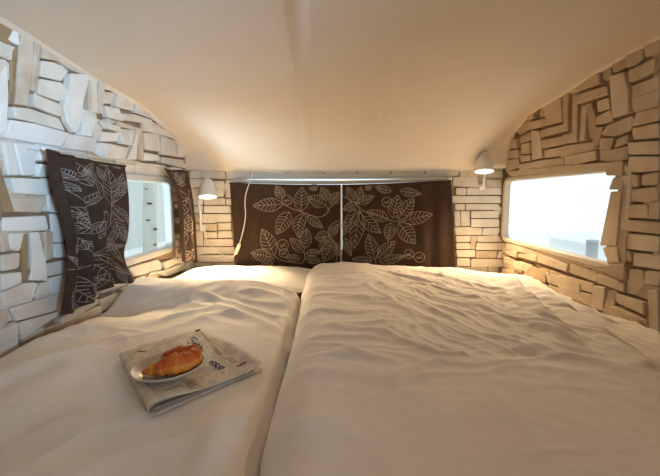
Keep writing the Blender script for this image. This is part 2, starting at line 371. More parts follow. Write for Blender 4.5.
BACK = {
 'bare': [[(488,169),(503,152),(503,166),(490,171)]],
 'wash3': [[(486,179),(501,180),(501,187),(486,187)], [(476,251),(498,251),(496,258),(476,258)], [(471,236),(476,236),(475,249),(470,249)], [(196,224),(217,224),(217,231),(196,230)]],
 'wash2': [[(190,171),(200,171),(200,178),(190,178)], [(211,181),(224,181),(224,188),(211,188)], [(211,189),(224,189),(224,197),(211,197)], [(204,206),(217,206),(217,213),(204,213)], [(217,206),(230,206),(231,213),(217,213)],
           [(190,179),(203,179),(203,188),(190,188)], [(190,189),(203,189),(203,205),(190,205)], [(226,180),(231,180),(231,198),(226,197)], [(192,206),(203,206),(203,213),(192,213)]],
 'wash': [[(200,170),(225,170),(225,179),(200,178)], [(226,170),(250,170),(250,179),(226,179)], [(251,169.5),(286,169.5),(286,178),(251,178)], [(287,169.5),(301,169.5),(301,178),(287,178)], [(302,169),(322,169),(322,178),(302,178)],
          [(324,169),(356,169),(356,178),(324,178)], [(358,169),(390,169),(390,177),(358,177)], [(392,169),(424,169),(424,178),(392,178)], [(426,169),(459,169),(459,176),(426,177)], [(440,177),(452,176),(452,185),(440,184)],
          [(460,169),(471,169),(469,187),(453,186),(453,177),(460,177)], [(471,169),(478,170),(478,187),(469,187)], [(487,171),(503,171),(503,178),(487,178)], [(456,188),(466,188),(466,195),(456,195)], [(467,188),(502,188),(502,195),(467,195)],
          [(452,196),(500,196),(501,203),(453,203)], [(455,204),(465,204),(465,210),(455,210)], [(466,204),(500,204),(500,210),(466,210)], [(454,211),(460,211),(460,226),(455,226)], [(461,211),(470,211),(470,226),(461,226)],
          [(471,211),(499,211),(499,218),(471,218)], [(471,219),(499,219),(499,227),(471,227)], [(455,227),(470,227),(482,228),(482,235),(456,235)], [(483,228),(500,228),(498,235),(482,235)], [(456,236),(470,236),(470,242),(456,242)],
          [(456,243),(470,243),(470,249),(456,249)], [(477,236),(498,235),(503,242),(478,242)], [(477,243),(503,243),(503,250),(476,250)], [(456,250),(475,250),(475,257),(457,257)], [(457,258),(470,258),(470,266),(457,266)],
          [(471,259),(503,259),(503,267),(471,267)], [(499,251),(503,251),(503,258),(497,258)], [(226,199),(231,199),(231,205),(226,205)], [(204,198),(225,198),(225,205),(204,205)], [(200,214),(217,214),(217,223),(200,223)], [(217,214),(231,214),(231,222),(217,222)],
          [(218,223),(231,223),(231,230),(218,230)], [(204,232),(217,232),(217,238),(204,238)], [(218,231),(232,231),(232,238),(218,238)], [(204,239),(233,239),(233,246),(204,246)], [(196,247),(234,247),(234,254),(196,254)], [(196,255),(234,255),(234,262),(196,262)], [(213,263),(235,263),(235,270),(213,270)], [(190,256),(195,256),(195,270),(190,270)], [(190,206),(192,206),(192,240),(190,240)], [(193,231),(203,231),(203,246),(193,246)], [(196,263),(212,263),(212,270),(196,270)]],
}
SLOT = {'over': 0, 'under': 2, 'wash': 0, 'wash2': 1, 'wash3': 2, 'bare': 3}
WMR = [M['cream'], M['cream2'], M['cream3'], M['bare'], M['groove']]  # right wall takes the copies with its shade in the colour
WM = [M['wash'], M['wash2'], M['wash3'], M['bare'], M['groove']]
def make_wall(name, traced, ax, face, to3, fill, holes, top, slab, seed, wm=None, **kw):
    rnd = random.Random(seed); mb = MB()
    for a, b in slab: mb.box(a, b, 4)
    polys = []; blocks = []
    for k, L in traced.items():
        for pl in L:
            q = []
            for px, py in pl:
                h = hit(px, py, ax, face); q.append((h.y if ax == 0 else h.x, h.z))
            polys.append(q); blocks.append((q, SLOT[k], {'over': .012, 'under': .006}.get(k, 0)))
    for q, mi, ex in blocks:
        depth = BASE+rnd.uniform(-.004, .005)-(.004 if mi == 3 else 0)+ex
        block(mb, q, to3, 0, depth, mi, rnd, **kw)
    for (s0, s1, t0, t1) in fill: filler(mb, s0, s1, t0, t1, polys, holes, top, to3, rnd, BASE-.008, kw)
    return struct(mb.build(name, wm or WM))
T = .012
XLb = XL-BASE; XRb = XR+BASE; Db = D+BASE
# openings (y0, z0, y1, z1)
WL = (1.40, .684, 2.125, 1.034); WR = (1.40, .706, 2.408, 1.056); WB = (-.62, .62, .66, 1.075); DOOR = (-1.0, .80, -.30, 1.32)
def slab_x(x0, x1, y0, y1, z0, z1, holes):
    out = []; y = y0
    for h in sorted((a-.003, b-.003, c+.003, d+.003) for a, b, c, d in holes):
        out.append(((x0, y, z0), (x1, h[0], z1)))
        out.append(((x0, h[0], z0), (x1, h[2], h[1]))); out.append(((x0, h[0], h[3]), (x1, h[2], z1))); y = h[2]
    out.append(((x0, y, z0), (x1, y1, z1))); return out
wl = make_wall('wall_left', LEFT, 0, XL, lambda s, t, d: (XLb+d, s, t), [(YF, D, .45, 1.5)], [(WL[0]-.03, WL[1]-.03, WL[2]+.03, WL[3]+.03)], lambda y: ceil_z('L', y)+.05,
               slab_x(XLb-T, XLb, YF, Db+T, 0, 1.62, [WL]), 3)
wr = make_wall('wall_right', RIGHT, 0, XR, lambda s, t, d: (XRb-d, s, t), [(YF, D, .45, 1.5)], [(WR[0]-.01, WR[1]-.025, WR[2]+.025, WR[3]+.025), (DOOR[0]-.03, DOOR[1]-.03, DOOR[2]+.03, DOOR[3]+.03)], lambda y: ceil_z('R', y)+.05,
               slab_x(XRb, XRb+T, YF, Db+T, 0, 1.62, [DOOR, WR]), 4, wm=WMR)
sb = [((XLb, Db, 0), (WB[0], Db+T, 1.62)), ((WB[2], Db, 0), (XRb, Db+T, 1.62)), ((WB[0], Db, 0), (WB[2], Db+T, WB[1])), ((WB[0], Db, WB[3]), (WB[2], Db+T, 1.62))]
wb = make_wall('wall_back', BACK, 1, D, lambda s, t, d: (s, Db-d, t), [(XL, XR, .45, 1.14)], [(WB[0]-.04, WB[1]-.04, WB[2]+.04, WB[3]+.02)], None, sb, 5, wm=WM[:4]+[M['joint']], bev=.0010, gap=.0004, tilt=.0015)
mb = MB(); mb.box((XLb-T, YF-T, 0), (XRb+T, YF, 1.62)); struct(mb.build('wall_front', M['panel']))
mb = MB(); mb.box((XLb-T, YF-T, -.05), (XRb+T, Db+T, 0)); struct(mb.build('floor', M['floor']))

# ------------------------------------------------------------------ windows
def rring(y0, z0, y1, z1, r, n=7):
    pts = []
    for cy, cz, a0 in ((y1-r, z1-r, 0), (y0+r, z1-r, 90), (y0+r, z0+r, 180), (y1-r, z0+r, 270)):
        for k in range(n):
            a = math.radians(a0+90*k/(n-1)); pts.append((cy+r*math.cos(a), cz+r*math.sin(a)))
    return pts
def window(name, rect, r, w, to3, d0, d1, fm, pane_d):
    y0, z0, y1, z1 = rect
    root = empty(name, to3((y0+y1)/2, z0, 0)); struct(root)
    sec = [(0, d0), (0, d1-.006), (.004, d1-.001), (.010, d1), (w-.008, d1), (w-.002, d1-.002), (w, d1-.006), (w, d0)]
    rings = []
    for off, d in sec:
        rings.append([to3(a, b, d) for a, b in rring(y0-off, z0-off, y1+off, z1+off, r+off)])
    mb = MB(); n = len(rings[0]); vs = [p for q in rings for p in q]; fs = []
    for i in range(len(rings)-1):
        for k in range(n): fs.append((i*n+k, i*n+(k+1) % n, (i+1)*n+(k+1) % n, (i+1)*n+k))
    mb.add(vs, fs, 0, False)
    mb.build('window_frame', fm, root)
    mb = MB(); pr = rring(y0-.006, z0-.006, y1+.006, z1+.006, r)
    a = [to3(p, q, pane_d) for p, q in pr]; b = [to3(p, q, pane_d-.004) for p, q in pr]; n = len(pr)
    mb.add(a+b, [tuple(range(n)), tuple(range(2*n-1, n-1, -1))]+[(i, (i+1) % n, n+(i+1) % n, n+i) for i in range(n)])
    mb.build('window_pane', M['glass'], root)
    return root
window('window_1', WL, .03, .034, lambda s, t, d: (XLb+d, s, t), -T, BASE+.004, M['greyframe'], -.02)
window('window_2', WR, .035, .024, lambda s, t, d: (XRb-d, s, t), -T, BASE+.006, M['frame'], -.02)
window('window_3', WB, .05, .03, lambda s, t, d: (s, Db-d, t), -T, BASE+.006, M['greyframe'], -.02)

# ------------------------------------------------------------------ the hall outside
mb = MB(); mb.box((-9, -6, -.35), (14, 14, -.30)); struct(mb.build('ground', M['hallfloor']))
mb = MB(); mb.box((-5.2, -2, -.3), (-5.0, 13, 4.2)); struct(mb.build('wall_far_left', M['hall']))
# birch trunk
mb = MB()
b0 = hit(151, 300, 0, -2.2); b1 = hit(148, 100, 0, -2.2); dv = (b1-b0)
pts = []; rs = []
for k in range(24):
    z = -.3+k*.15; t = (z-b0.z)/dv.z; p = b0+dv*t
    pts.append((p.x+.006*math.sin(k*.9), p.y+.008*math.cos(k*1.3), z)); rs.append(.083-.0012*k+.002*math.sin(k*2.1))
mb.tube(pts, rs, 18)
birch = mb.build('birch_trunk', M['bark']); tag(birch, 'pale birch trunk with dark knots seen through the left window', 'tree trunk')
for px, py, s in ((149.5, 203.5, 1.0), (148, 220, .8), (156, 228, 1.0), (155, 243, .7), (146, 189, .5), (152, 252, .5)):
    h = hit(px, py, 0, -2.2); d = ray(px, py).normalized()
    t = (h.z-b0.z)/dv.z; ax = b0+dv*t; out = Vector((-d.x, -d.y, 0)).normalized()
    side = Vector((-out.y, out.x, 0)); u = (h-ax).dot(side); u = max(-.065, min(.065, u))
    mk = MB(); P = []
    for i in range(7):
        row = []
        for j in range(5):
            a = (i-3)/3*.030*s; zz = (j-2)/2*.013*s*math.sqrt(max(0, 1-((i-3)/3.2)**2)); uu = u+a; uu = max(-.079, min(.079, uu))
            row.append(ax+side*uu+out*(math.sqrt(max(.0001, .0822**2-uu*uu))+.002)+Vector((0, 0, zz)))
        P.append(row)
    mk.grid(P); mk.build('bark_knot', M['knot'], birch)
# pale box and grey can beyond the right window
p0 = hit(549, 236, 0, 3.2); p1 = hit(590, 240, 0, 3.0)
root = empty('storage_box', (3.27, 5.06, -.3)); tag(root, 'pale blue white box standing outside the right window', 'box')
a = hit(549, 237, 0, 3.4); b = hit(588, 237, 0, 3.0)
mb = MB(); top = hit(570, 238, 0, 3.2).z; mb.box((3.05, 4.63, -.3), (3.5, 5.5, top-.03)); mb.build('body', M['pale'], root)
mb = MB(); mb.box((3.02, 4.61, top-.03), (3.53, 5.52, top)); mb.build('lid', M['pale'], root)
c = hit(591.5, 240, 0, 2.9)
root = empty('waste_can', (2.9, c.y-.02, -.3)); tag(root, 'narrow grey can beside the pale box outside the right window', 'can')
mb = MB(); mb.lathe([(0, 0), (.052, 0), (.056, .02), (.060, c.z+.28), (.0, c.z+.28)], (2.9, c.y-.02, -.3), 24); mb.build('body', M['can'], root)
mb = MB(); mb.lathe([(.062, c.z+.272), (.065, c.z+.285), (.060, c.z+.300), (.03, c.z+.305), (0, c.z+.306)], (2.9, c.y-.02, -.3), 24); mb.build('lid', M['can'], root)

# ------------------------------------------------------------------ bedding
def pnoise(x, y, seed):
    x = np.asarray(x, float); y = np.asarray(y, float)
    rng = np.random.RandomState(seed); perm = rng.permutation(512); g = rng.uniform(0, 2*np.pi, 512)
    xi = np.floor(x).astype(int); yi = np.floor(y).astype(int); xf = x-xi; yf = y-yi
    def gr(ix, iy, dx, dy):
        a = g[perm[(perm[ix % 512]+iy) % 512]]; return np.cos(a)*dx+np.sin(a)*dy
    u = xf**3*(xf*(xf*6-15)+10); v = yf**3*(yf*(yf*6-15)+10)
    n0 = gr(xi, yi, xf, yf)*(1-u)+gr(xi+1, yi, xf-1, yf)*u
    n1 = gr(xi, yi+1, xf, yf-1)*(1-u)+gr(xi+1, yi+1, xf-1, yf-1)*u
    return n0*(1-v)+n1*v
def ridge(x, y, seed, p=2.0): return np.clip(1-np.abs(pnoise(x, y, seed))*2.6, 0, 1)**p
def sstep(a, b, t): t = np.clip((t-a)/(b-a), 0, 1); return t*t*(3-2*t)
def seg_dist(x, y, pts):
    best = np.full_like(x, 9.); par = np.zeros_like(x); sgn = np.zeros_like(x)
    L = 0; tot = sum(math.hypot(pts[i+1][0]-pts[i][0], pts[i+1][1]-pts[i][1]) for i in range(len(pts)-1))
    for i in range(len(pts)-1):
        ax, ay = pts[i]; bx, by = pts[i+1]; dx, dy = bx-ax, by-ay; l2 = dx*dx+dy*dy; l = math.sqrt(l2)
        t = np.clip(((x-ax)*dx+(y-ay)*dy)/l2, 0, 1); d = np.hypot(x-ax-t*dx, y-ay-t*dy)
        s = np.sign((x-ax)*dy-(y-ay)*dx); m = d < best
        best = np.where(m, d, best); par = np.where(m, (L+t*l)/tot, par); sgn = np.where(m, s, sgn); L += l
    return best, par, sgn
def fold(x, y, px, amp, w, z=.53, asym=.5):
    pts = [tuple(hit(a, b, 2, z)[:2]) for a, b in px]
    d, t, s = seg_dist(x, y, pts)
    env = np.sin(np.pi*np.clip(t*.94+.03, 0, 1))**.6
    ww = np.where(s > 0, w, w*asym)
    return amp*env*np.exp(-(d/ww)**2)
seam_px = [(318, 262), (304, 275), (300, 292), (297, 310), (288, 345), (272, 395), (259, 440), (254, 476)]
seam = sorted([(hit(a, b, 2, .53).y, hit(a, b, 2, .53).x) for a, b in seam_px]); sy = [s[0] for s in seam]; sx = [s[1] for s in seam]
def xe(y): return np.interp(y, sy, sx)

def HL0(x, y):                                   # left duvet, smooth shape
    z = .522+.012*np.sin(x*5+1)*np.sin(y*4)
    z = z+.048*np.exp(-((y-1.66)/.15)**2)*sstep(-.18, -.40, x)+.028*np.exp(-((y-1.60)/.13)**2)*sstep(-.14, -.24, x)
    z = z+.020*sstep(-.70, -.92, x)*sstep(1.5, .9, y)
    z = z-.030*np.exp(-((y-1.42)/.10)**2)*sstep(-.45, -.75, x)
    return z
def HL(x, y):
    z = HL0(x, y)
    # keep the cloth calm under the newspaper
    calm = 1-np.exp(-(((x+.40)/.25)**2+((y-.97)/.28)**2)**3)
    wx = x+.05*pnoise(x*4, y*4, 5); wy = y+.05*pnoise(x*4, y*4, 6)
    c, s = math.cos(.65), math.sin(.65); a = wx*c+wy*s; b = -wx*s+wy*c
    z = z+calm*(.012*ridge(b*4.2, a*1.0, 11, 1.6)-.004)*sstep(1.5, 1.2, y)
    z = z+calm*.008*ridge(wy*8, wx*2.5, 12)*sstep(.9, 1.2, y)
    z = z+calm*.006*pnoise(x*9, y*9, 13)+calm*.0024*pnoise(x*24, y*24, 14)
    z = z+calm*fold(x, y, [(170, 309), (215, 302), (255, 310), (296, 322)], .016, .035, .56)
    z = z+calm*fold(x, y, [(130, 325), (150, 318), (200, 306)], .012, .03, .55)
    z = z+calm*fold(x, y, [(205, 292), (250, 300), (298, 306)], .010, .02, .57)
    z = z+calm*fold(x, y, [(118, 330), (128, 342), (110, 356)], .014, .03, .54)
    z = z+calm*fold(x, y, [(0, 402), (40, 385), (80, 366), (120, 352)], .018, .05, .53, 1.5)
    z = z+calm*fold(x, y, [(0, 372), (50, 356), (110, 340)], .014, .035, .54)
    z = z+calm*fold(x, y, [(10, 440), (70, 415), (130, 408)], .010, .05, .53)
    z = z+calm*fold(x, y, [(205, 470), (215, 430), (240, 395)], .012, .05, .53)
    z = z+calm*fold(x, y, [(272, 316), (287, 330), (290, 348)], -.014, .03, .53)
    return z
def HR(x, y):
    z = .557+.010*np.sin(x*4+.5)*np.cos(y*3.2)
    z = z-.052*sstep(.55, 1.02, x)*sstep(2.1, 1.6, y)-.03*sstep(.62, 1.0, x)*sstep(1.7, 2.2, y)
    z = z-.045*sstep(2.12, 2.38, y)
    z = z+.020*np.exp(-((y-2.08)/.14)**2)*sstep(.35, .05, x)
    d = x-xe(y)
    wx = x+.045*pnoise(x*5, y*5, 25); wy = y+.045*pnoise(x*5, y*5, 26)
    # fan of wrinkles running towards the viewer on the right, cross-wise wrinkles near the seam
    c, s = math.cos(1.05), math.sin(1.05); a = wx*c-wy*s; b = wx*s+wy*c
    rgt = sstep(.05, .35, x)*sstep(.85, 1.15, y)
    z = z+rgt*(.009*ridge(b*6.5, a*1.5, 31, 1.6)+.010*ridge(b*15, a*3.4, 32, 2.2)+.005*ridge(b*29, a*8, 38, 1.6))*sstep(2.3, 1.9, y)
    z = z+(1-rgt)*(.009*ridge(wy*6, wx*2.2, 33, 1.7)+.006*ridge(wy*13, wx*4, 34))*sstep(.65, 1.0, y)
    z = z+.007*ridge(wx*3.0, wy*1.6, 37, 1.5)*sstep(.95, .6, y)
    z = z+.006*pnoise(x*7, y*7, 35)+.0022*pnoise(x*26, y*26, 36)
    z = z+fold(x, y, [(513, 281), (522, 300), (545, 328), (578, 352)], .045, .055, .53, .30)
    z = z+fold(x, y, [(520, 284), (545, 303), (585, 335), (640, 372)], .034, .06, .52, .6)
    z = z+fold(x, y, [(498, 292), (520, 322), (565, 345)], .016, .03, .54)
    z = z+fold(x, y, [(470, 300), (500, 330), (545, 352)], .014, .03, .54)
    z = z+fold(x, y, [(362, 283), (380, 294), (404, 308)], .010, .022, .56, .5)
    z = z+fold(x, y, [(410, 338), (440, 352), (470, 352)], .010, .018, .56, .5)
    z = z+fold(x, y, [(330, 325), (385, 330), (420, 345)], .010, .022, .56, .5)
    z = z+fold(x, y, [(310, 355), (350, 350), (395, 358)], .010, .025, .56)
    z = z+fold(x, y, [(520, 350), (560, 362), (620, 372)], .012, .03, .54)
    z = z+fold(x, y, [(430, 463), (520, 459), (660, 450)], .0035, .006, .55)
    z = z+fold(x, y, [(255, 440), (300, 428), (325, 420)], .010, .04, .55)
    z = z+fold(x, y, [(530, 300), (560, 303), (600, 322)], .034, .05, .52)
    # the rolled left edge
    w = .10; q = np.clip(d/w, 0, 1); prof = np.sqrt(np.clip(1-(1-q)**2, 0, 1))
    return .47+(z-.47)*prof
def fitwall(x, y, z): return z

root_bed = empty('bed', (.05, 1.1, 0)); tag(root_bed, 'built-in double bed platform with white mattress under both duvets', 'bed')
mb = MB(); mb.box((XL+.002, -.30, 0), (XR-.002, D-.012, .30)); mb.build('platform', M['panel'], root_bed)
mb = MB(); 
P = []
for i in range(2):
    pass
mb.box((XL+.012, -.28, .30), (XR-.012, D-.03, .440)); mm = mb.build('mattress', M['linen'], root_bed)
bv = mm.modifiers.new('bev', 'BEVEL'); bv.width = .03; bv.segments = 4

# left duvet
ny, nx = 300, 190
ys = np.linspace(-.26, 1.86, ny); us = np.linspace(0, 1, nx)
Y, U = np.meshgrid(ys, us, indexing='ij')
x0 = XL+.012+.012*pnoise(Y*5, Y*0+.5, 41); x1 = xe(Y)+.02
X = x0+(x1-x0)*U
Z = HL(X, Y)
rear = 1.80+.03*pnoise(X*3, X*0+.2, 44)-.03*sstep(-.35, -.15, X)
qe = np.clip((rear-Y)/.09, 0, 1); Z = .462+(Z-.462)*np.sqrt(np.clip(1-(1-qe)**2, 0, 1))
ql = np.clip(U/.06, 0, 1); Z = .50+(Z-.50)*np.sqrt(np.clip(1-(1-ql)**2*.8, 0, 1))
rr = sstep(.93, 1, U); Z = Z-.05*rr
keep = ys
mb = MB(); mb.grid([[(X[i,j], min(Y[i,j], rear[i,j]), Z[i,j]) for i in range(ny)] for j in range(nx)])
dl = mb.build('duvet', M['linen'], solid=(.016, -1)); tag(dl, 'rumpled white duvet on the left side of the bed under the newspaper', 'duvet', 'white duvets on the bed')
# right duvet
ny, nx = 340, 260
ys = np.linspace(-.26, 2.352, ny)
us = np.r_[np.linspace(0, .08, 30)[:-1], np.linspace(.08, 1, nx-29)]; nx = len(us)
Y, U = np.meshgrid(ys, us, indexing='ij')
x0 = xe(Y)+.006*pnoise(Y*9, Y*0+.4, 51)+.010*pnoise(Y*4, Y*0+.7, 52); x1 = XR-.008
X = x0+(x1-x0)*U; Z = HR(X, Y)
qb = np.clip((2.352-Y)/.05, 0, 1); Z = .47+(Z-.47)*np.sqrt(np.clip(1-(1-qb)**2, 0, 1))
mb = MB(); mb.grid([[(X[i,j], Y[i,j], Z[i,j]) for i in range(ny)] for j in range(nx)])
dr = mb.build('duvet', M['linen'], solid=(.012, -1)); tag(dr, 'large wrinkled white duvet on the right side of the bed', 'duvet', 'white duvets on the bed')
# pillow
mb = MB(); n = 60; P = []
pcx, pcy, pw, pd = -.53, 2.08, .40, .275
top = []; 
def pil(u, v, s):
    e = max(0, (1-abs(u)**3.2))*max(0, (1-abs(v)**3.2)); h = e**.5
    # corners pulled slightly outwards
    k = 1-.05*(1-abs(u*v)); x = pcx+pw*u*(1-.04*(1-v*v)); y = pcy+pd*v*(1-.05*(1-u*u))
    wr = .006*float(pnoise(x*10, y*10, 61))+.003*float(pnoise(x*22, y*22, 62))
    z = .500+(s*(.055 if s > 0 else .042))*h+(wr*h if s > 0 else 0)+.012*(y-pcy)/pd*0
    return (x, y, z)
g = np.linspace(-1, 1, n)
mb.grid([[pil(u, v, 1) for v in g] for u in g]); mb.grid([[pil(u, v, -1) for v in g[::-1]] for u in g])
pl = mb.build('pillow', M['pillow']); tag(pl, 'flat white pillow lit by the left lamp in the back corner', 'pillow')

# ------------------------------------------------------------------ curtains
def ribbon(mb, pts, w, S, mi, off=.0016, closed=False):
    """pts in the curtain's flat coordinates; S maps them to 3-D"""
    n = len(pts); L = []; R_ = []
    for i in range(n):
        a = Vector(pts[max(i-1, 0)]); b = Vector(pts[min(i+1, n-1)]); t = (b-a)
        if t.length < 1e-9: t = Vector((1, 0))
        t.normalize(); nn = Vector((-t.y, t.x))*(w/2); p = Vector(pts[i])
        L.append(S(*(p+nn), off)); R_.append(S(*(p-nn), off))
    mb.add(L+R_, [(i, i+1, n+i+1, n+i) for i in range(n-1)], mi, True)
def leaf_lines(b, t, w, bend=0.0, veins=5):
    b = Vector(b); t = Vector(t); ax = t-b; L = ax.length; e = ax/L; nn = Vector((-e.y, e.x)); out = []
    def mid(s): return b+ax*s+nn*(bend*math.sin(math.pi*s))
    def prof(s): return w/2*(math.sin(math.pi*min(1, s)**.85))**.9*(1-.12*s)
    N = 12
    out.append([tuple(mid(i/N)+nn*prof(i/N)) for i in range(N+1)]); out.append([tuple(mid(i/N)-nn*prof(i/N)) for i in range(N+1)])
    out.append([tuple(mid(i/N)) for i in range(N+1)])
    for k in range(1, veins+1):
        s = .10+.70*k/(veins+.5); s2 = min(.97, s+.14)
        for sg in (1, -1):
            q = mid(s2)+nn*sg*prof(s2)*.92; p = mid(s); out.append([tuple(p), tuple((p+q)/2-e*L*.012), tuple(q)])
    return out
def circ(c, r):
    a = [(c[0]+r*math.cos(k*math.pi/7), c[1]+r*math.sin(k*math.pi/7)) for k in range(15)]
    return [a, [(c[0]-r*.6, c[1]), (c[0]+r*.6, c[1]+r*.2)], [(c[0]-r*.4, c[1]+r*.5), (c[0]+r*.5, c[1]-r*.5)]]
def smooth_line(pts, k=6):
    out = []
    for i in range(len(pts)-1):
        p0 = Vector(pts[max(i-1, 0)]); p1 = Vector(pts[i]); p2 = Vector(pts[i+1]); p3 = Vector(pts[min(i+2, len(pts)-1)])
        for j in range(k):
            u = j/k; out.append(tuple(.5*((2*p1)+(p2-p0)*u+(2*p0-5*p1+4*p2-p3)*u*u+(3*p1-p0-3*p2+p3)*u**3)))
    out.append(tuple(pts[-1])); return out
leavesL = [((283,204),(253,206),14), ((283,198),(276,186),10), ((301,211),(302,187),16), ((289,212),(277,234),15), ((304,213),(299,238),13,3), ((307,216),(323,228),9), ((326,205),(308,197),13), ((328,200),(321,187),10),
           ((330,203),(339,192),9), ((274,255),(262,229),16), ((271,257),(251,253),13), ((274,258),(261,266),10), ((304,252),(290,238),11), ((305,248),(307,228),12), ((306,253),(321,252),7), ((306,258),(321,262),8), ((300,259),(285,257),8),
           ((329,236),(315,238),13), ((330,236),(338,224),8), ((331,238),(320,250),13), ((334,241),(323,262),15), ((318,186),(309,189),7), ((336,243),(340,256),8)]
stemL = [[(283,204),(293,209),(305,213),(318,217),(326,214),(331,206),(339,202)], [(274,255),(281,260),(290,262),(302,263),(305,256),(304,252)], [(340,220),(331,225),(328,233),(334,241),(337,252),(336,262)], [(326,205),(329,212)]]
budL = [((287,200),5), ((283,245),5.5), ((284,253),4.5)]
leavesR = [((356,204),(343,210),9), ((357,204),(361,187),11), ((356,203),(347,187),10), ((358,203),(374,196),9), ((359,211),(354,249),15), ((360,211),(381,233),14,2), ((356,209),(344,235),12), ((393,218),(398,195),15), ((398,219),(414,198),15),
           ((403,221),(433,214),13), ((399,223),(415,244),17), ((391,223),(388,241),12), ((388,219),(367,211),12), ((400,191),(421,194),9), ((391,191),(375,187),8), ((375,259),(368,234),14), ((378,258),(395,241),13), ((379,262),(405,256),9),
           ((372,261),(352,259),8), ((345,238),(351,256),8), ((366,190),(372,184),6)]
stemR = [[(343,196),(350,200),(357,205),(360,211)], [(357,205),(366,212),(380,216),(392,221),(402,221)], [(376,264),(376,258),(381,250)], [(404,256),(408,255),(414,258)]]
budR = [((387,202),5), ((409,254),4.5), ((419,257),5), ((343,225),4)]

YC = D-.055
def back_curtain(pxL, pxR, leaves, stems, buds, gathers, label):
    def top(px): return 183+3.4*math.sin(math.pi*max(0, min(1, (px-229)/226)))-3*max(0, (px-230)/225)
    e = hit((pxL[0]+pxR[0])/2, 180, 1, YC)
    def fy(px, v):
        y = .003*math.sin(px*.21)+.003*math.sin(px*.09+1)*v
        for c, w, a in gathers: y += a*math.exp(-((px-c)/w)**2)*(.6+.4*v)
        return y
    def S(px, py, off=0):                                   # pixel on the hanging plane -> cloth
        p = hit(px, py, 1, YC); v = (py-182)/88
        return (p.x, YC-fy(px, v)-off, p.z)
    mb = MB(); N = 120; K = 26; P = []
    for i in range(N+1):
        s = i/N; row = []
        for j in range(K+1):
            v = j/K; a = pxL[0]+(pxL[1]-pxL[0])*v; b = pxR[0]+(pxR[1]-pxR[0])*v; px = a+(b-a)*s
            t = top(px); py = t+(269-t)*v
            row.append(S(px, py))
        P.append(row)
    root = MB(); root.grid(P)
    for L in leaves:
        for ln in leaf_lines(L[0], L[1], L[2], L[3] if len(L) > 3 else 0): ribbon(root, ln, .62, S, 1)
    for st in stems: ribbon(root, smooth_line(st), .8, S, 1)
    for b_ in buds:
        for ln in circ(*b_): ribbon(root, ln, .8, S, 1)
    o = root.build('curtain', [M['brown'], M['thread']]); 
    h = MB(); ed = []
    for j in range(30):
        v = j/29; px = (pxR[0] if pxL[0] < 300 else pxL[0]); ed.append((px, 187+(272-187)*v))
    if pxL[0] < 300: ribbon(h, ed, 1.3, lambda a, b, c: S(a, b, c), 0, .004); h.build('edge_tape', M['hem'], o, solid=(.002, 0))
    # top hem
    h = MB(); ed = []
    for j in range(60):
        px = pxL[0]+(pxR[0]-pxL[0])*j/59; ed.append(S(px, top(px)+.4, .001))
    h.tube(ed, .0045, 8); h.build('top_hem', M['brown'], o)
    tag(o, label, 'curtain', 'brown leaf curtains on the back wall')
    return o
back_curtain((229.5, 236), (341, 341.5), leavesL, stemL, budL, [(238, 4, .010), (249, 5, -.006), (258, 4, .007), (268, 6, -.003)], 'left one of two brown leaf-patterned curtains on the back wall')
back_curtain((342, 342.5), (451, 455.5), leavesR, stemR, budR, [(423, 5, .012), (432, 4, -.010), (441, 5, .012), (449, 3, -.004)], 'right one of two brown leaf-patterned curtains on the back wall')
# pale rail behind the two curtains, carried by the window head
mb = MB(); pts = []
for k in range(40):
    px = 231+(452-231)*k/39; t = (px-231)/221
    p = hit(px, 181.0+2.6*math.sin(math.pi*t)-2.5*t, 1, D-.028); pts.append(p)
mb.tube(pts, .011, 10)
rail = mb.build('curtain_rail', M['greyframe']); tag(rail, 'white sagging rail along the top of the back curtains', 'curtain rail')
for i in (2, 37):
    b_ = MB(); p = pts[i]; b_.box((p.x-.012, p.y-.004, p.z-.012), (p.x+.012, D+.01, p.z+.012)); b_.build('bracket', M['greyframe'], rail)

# side curtains
def side_curtain(edgeL, edgeR, topf, botf, xoff, folds, deco, label, name='curtain', amp=1.0, thin=.0020):
    xp = XL+xoff
    def ed(E, v):
        vs = [k for k in range(len(E))]; t = v*(len(E)-1); i = min(int(t), len(E)-2); f = t-i
        p0 = Vector(E[max(i-1, 0)]); p1 = Vector(E[i]); p2 = Vector(E[i+1]); p3 = Vector(E[min(i+2, len(E)-1)])
        return .5*((2*p1)+(p2-p0)*f+(2*p0-5*p1+4*p2-p3)*f*f+(3*p1-p0-3*p2+p3)*f**3)
    def S(u, v, off=0):
        v_ = max(0, min(1, v)); a = ed(edgeL, v_); b = ed(edgeR, v_); q = a+(b-a)*u
        q = Vector((q.x, q.y+topf(u)*(1-v_)+botf(u)*v_))
        h = hit(q.x, q.y, 0, xp); d = 0
        for c, w, a_, c2 in folds: d += a_*math.exp(-((u-c-(c2-c)*v_)/w)**2)*(.35+.65*min(1, v_*3))*amp
        return (xp+d+off, h.y, h.z)
    mb = MB(); N = 90; K = 50
    mb.grid([[S(i/N, j/K) for j in range(K+1)] for i in range(N+1)])
    for ln in deco: ribbon(mb, ln, .011 if thin is None else thin*5, lambda a, b, o: S(a, b, .0018), 1)
    return mb, S
def uvleaf(b, t, w, bend=0, veins=6, asp=1.9):
    # leaves are drawn in (u, v*asp) so that they keep their proportions
    L = leaf_lines((b[0], b[1]*asp), (t[0], t[1]*asp), w, bend, veins)
    return [[(p[0], p[1]/asp) for p in ln] for ln in L]
eL = [(46, 150), (51, 186), (64, 232), (66, 268), (60, 315)]
eR = [(124.5, 166), (128, 196), (128, 230), (124, 255), (135.5, 281)]
deco = []
